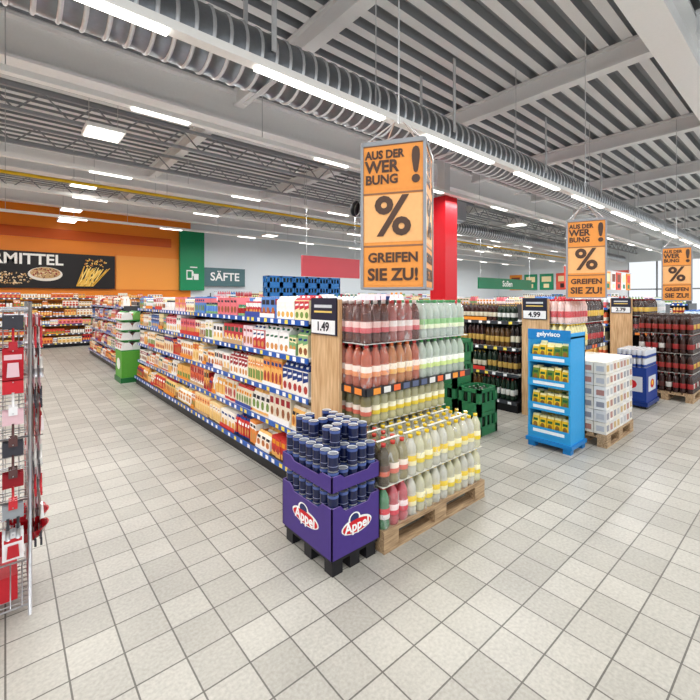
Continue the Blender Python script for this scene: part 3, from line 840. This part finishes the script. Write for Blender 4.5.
def bottle_pallet(name, x0, y0, nx, ny, tiers, colf, h=.31):
    e = empty(name, (x0+nx*.046, y0+ny*.046, 0)); p = MB(); pallet_parts(p, x0, x0+nx*.092, y0, y0+ny*.092); p.build('wooden_pallet', e)
    p = MB()
    for t in range(tiers):
        for ix in range(nx):
            for iy in range(ny):
                if 1 < ix < nx-1 and iy > 1 and t < tiers-1: continue
                c = colf(ix, iy, t); bottle(p, x0+.046+ix*.092, y0+.046+iy*.092, .146+t*(h+.006), .0435, h, c[0], c[1], c[2], 8)
        if t: p.box(x0, x0+nx*.092, y0, y0+ny*.092, .142+t*(h+.006), .145+t*(h+.006), (200, 196, 190))
    p.build('bottles', e)
bottle_pallet('pallet_of_cola_bottles', 8.3, 1.36, 13, 8, 4, lambda i, j, t: ((50, 26, 22), R.choice([(150, 44, 44), (200, 196, 190), (80, 40, 36)]), (150, 50, 46)) if (t % 2 == 0) else ((54, 30, 24), (200, 166, 76) if i % 3 else (150, 50, 46), (60, 40, 36)))
bottle_pallet('pallet_of_water_bottles', 11.6, 1.36, 13, 8, 4, lambda i, j, t: ((206, 222, 232), (60, 110, 190), (60, 110, 190)))

e = empty('household_pack_display', (2.05, 9.3, 0)); d = MB()
d.box(1.72, 2.38, 8.95, 9.55, 0, .1, (40, 110, 60), METAL)
d.box(1.74, 2.36, 8.97, 9.53, .1, .62, (92, 168, 62))
for k in range(4):
    z = .62+k*.2
    for ix in range(3):
        for iy in range(3):
            st = dict(cols=(R.choice([(240, 240, 238), (226, 236, 226), (120, 180, 90)]), (60, 150, 70), (220, 120, 120), (200, 40, 60)), kind='bag', var=0)
            d.T = frame_nx(1.745+ix*.2, 9.16+iy*.185); carton(d, 0, 0, z, .17, .19, .195, st); d.T = None
d.T = frame_nx(1.74, 9.53); disc(d, .28, -.002, .36, .16, .12, (240, 244, 240)); d.T = None
d.build('stacked_packs', e)

# ------------------------------------------------------------ left wire rack
e = empty('kitchenware_rack', (-.2, 3.0, 0)); d = MB()
X0, X1, Y0, Y1 = -.47, .10, 2.74, 3.30
CH = (190, 192, 196)
for xx in (X0, X1):
    for yy in (Y0, Y1): d.tube((xx, yy, 0), (xx, yy, 1.66), .009, CH, STEEL)
for z in (.06, .3, .62, .95, 1.28, 1.62):
    for (a, b_) in (((X0, Y0), (X1, Y0)), ((X1, Y0), (X1, Y1)), ((X1, Y1), (X0, Y1)), ((X0, Y1), (X0, Y0))):
        d.tube((a[0], a[1], z), (b_[0], b_[1], z), .005, CH, STEEL, 6)
for k in range(12):
    y = Y0+.02+k*.047
    d.tube((X1, y, .06), (X1, y, .3), .003, CH, STEEL, 5); d.tube((X0+.02+k*.047, Y0, .06), (X0+.02+k*.047, Y0, .3), .003, CH, STEEL, 5)
    d.tube((X0, y, .07), (X1, y, .07), .003, CH, STEEL, 5)
for k in range(12):
    z = .34+k*.115
    d.tube((X0+.27, Y0+.02, z), (X0+.27, Y1-.02, z), .003, CH, STEEL, 5); d.tube((X0, Y0+.28, z), (X1, Y0+.28, z), .003, CH, STEEL, 5)
for k in range(8):
    d.tube((X0+.27, Y0+.03+k*.07, .3), (X0+.27, Y0+.03+k*.07, 1.62), .003, CH, STEEL, 5); d.tube((X0+.04+k*.07, Y0+.28, .3), (X0+.04+k*.07, Y0+.28, 1.62), .003, CH, STEEL, 5)
pal = [(240, 240, 242), (180, 26, 40), (226, 224, 220), (60, 60, 68), (200, 44, 54), (150, 154, 160), (226, 190, 198), (140, 26, 36), (90, 60, 60), (190, 180, 170)]
def blister(T, z, w, h, col, tcol):
    old = d.T; d.T = T
    d.tube((0, .25, z+.01), (0, -.06, z+.01), .003, CH, STEEL, 5)
    kind = R.randrange(3)
    for q in range(3):
        o = -.045+q*.025
        d.box(-w/2, w/2, o, o+.002, z-h*(.35 if kind else 1), z+.02, col)
        if kind == 1:
            d.tube((0, o-.004, z-h*.3), (0, o-.004, z-h*.85), .006, tcol, PET, 6)
            d.box(-.018, .018, o-.01, o, z-h*1.1, z-h*.8, tcol, PET)
        if kind == 2:
            for xx in (-.02, .02):
                d.tube((xx, o-.004, z-h*.3), (xx, o-.004, z-h*1.05), .007, tcol, PET, 6)
                d.tube((xx, o-.004, z-h*.7), (xx, o-.004, z-h*1.05), .011, CH, STEEL, 6)
    if kind == 0:
        d.box(-w*.3, w*.3, -.062, -.046, z-h*.85, z-h*.35, tcol, PET, .004)
        d.poly([(-w*.42, -.0465, z-h*.25), (w*.42, -.0465, z-h*.25), (w*.42, -.0465, z-.01), (-w*.42, -.0465, z-.01)], R.choice(pal))
    d.T = old
for row, z in enumerate((1.57, 1.40, 1.24, 1.08, .92, .76, .60, .46)):
    h = .145 if row < 7 else .12
    for k in range(5):
        yy = Y0+.06+k*.11
        blister(frame_px(X1+.0, yy), z, .085, h, R.choice(pal), R.choice(pal))
        blister(frame_ny(X0+.06+k*.11, Y0), z, .085, h, R.choice(pal), R.choice(pal))
for (bx, by, bz) in ((X1-.01, Y0+.12, .345), (X1-.01, Y0+.36, .345), (X1-.01, Y0+.12, .42), (X0+.2, Y0+.05, .34), (X1-.14, Y0+.06, .34)):
    d.lathe(bx, by, bz, [(.04, 0), (.07, .02), (.095, .07), (.10, .075), (.09, .07), (.065, .025)], [(176, 20, 32)]*6, 18, PET)
for k in range(5):
    d.box(X0+.04+k*.1, X0+.12+k*.1, Y0+.05, Y0+.4, .08, .2+R.uniform(0, .08), R.choice(pal))
d.build('rack_with_goods', e)

# ------------------------------------------------------------ world & camera
w = bpy.data.worlds.new('daylight'); scn.world = w; w.use_nodes = True
w.node_tree.nodes['Background'].inputs['Color'].default_value = (.93, .97, 1, 1)
w.node_tree.nodes['Background'].inputs['Strength'].default_value = 1.05
cam = bpy.data.cameras.new('camera'); co = bpy.data.objects.new('camera', cam); scn.collection.objects.link(co)
co.location = (0, 0, 1.68); co.rotation_euler = (math.pi/2, 0, math.radians(-40.4))
cam.sensor_width = 36; cam.lens = 405/700*36; cam.shift_y = -52/700; cam.clip_start = .05; cam.clip_end = 100
scn.camera = co
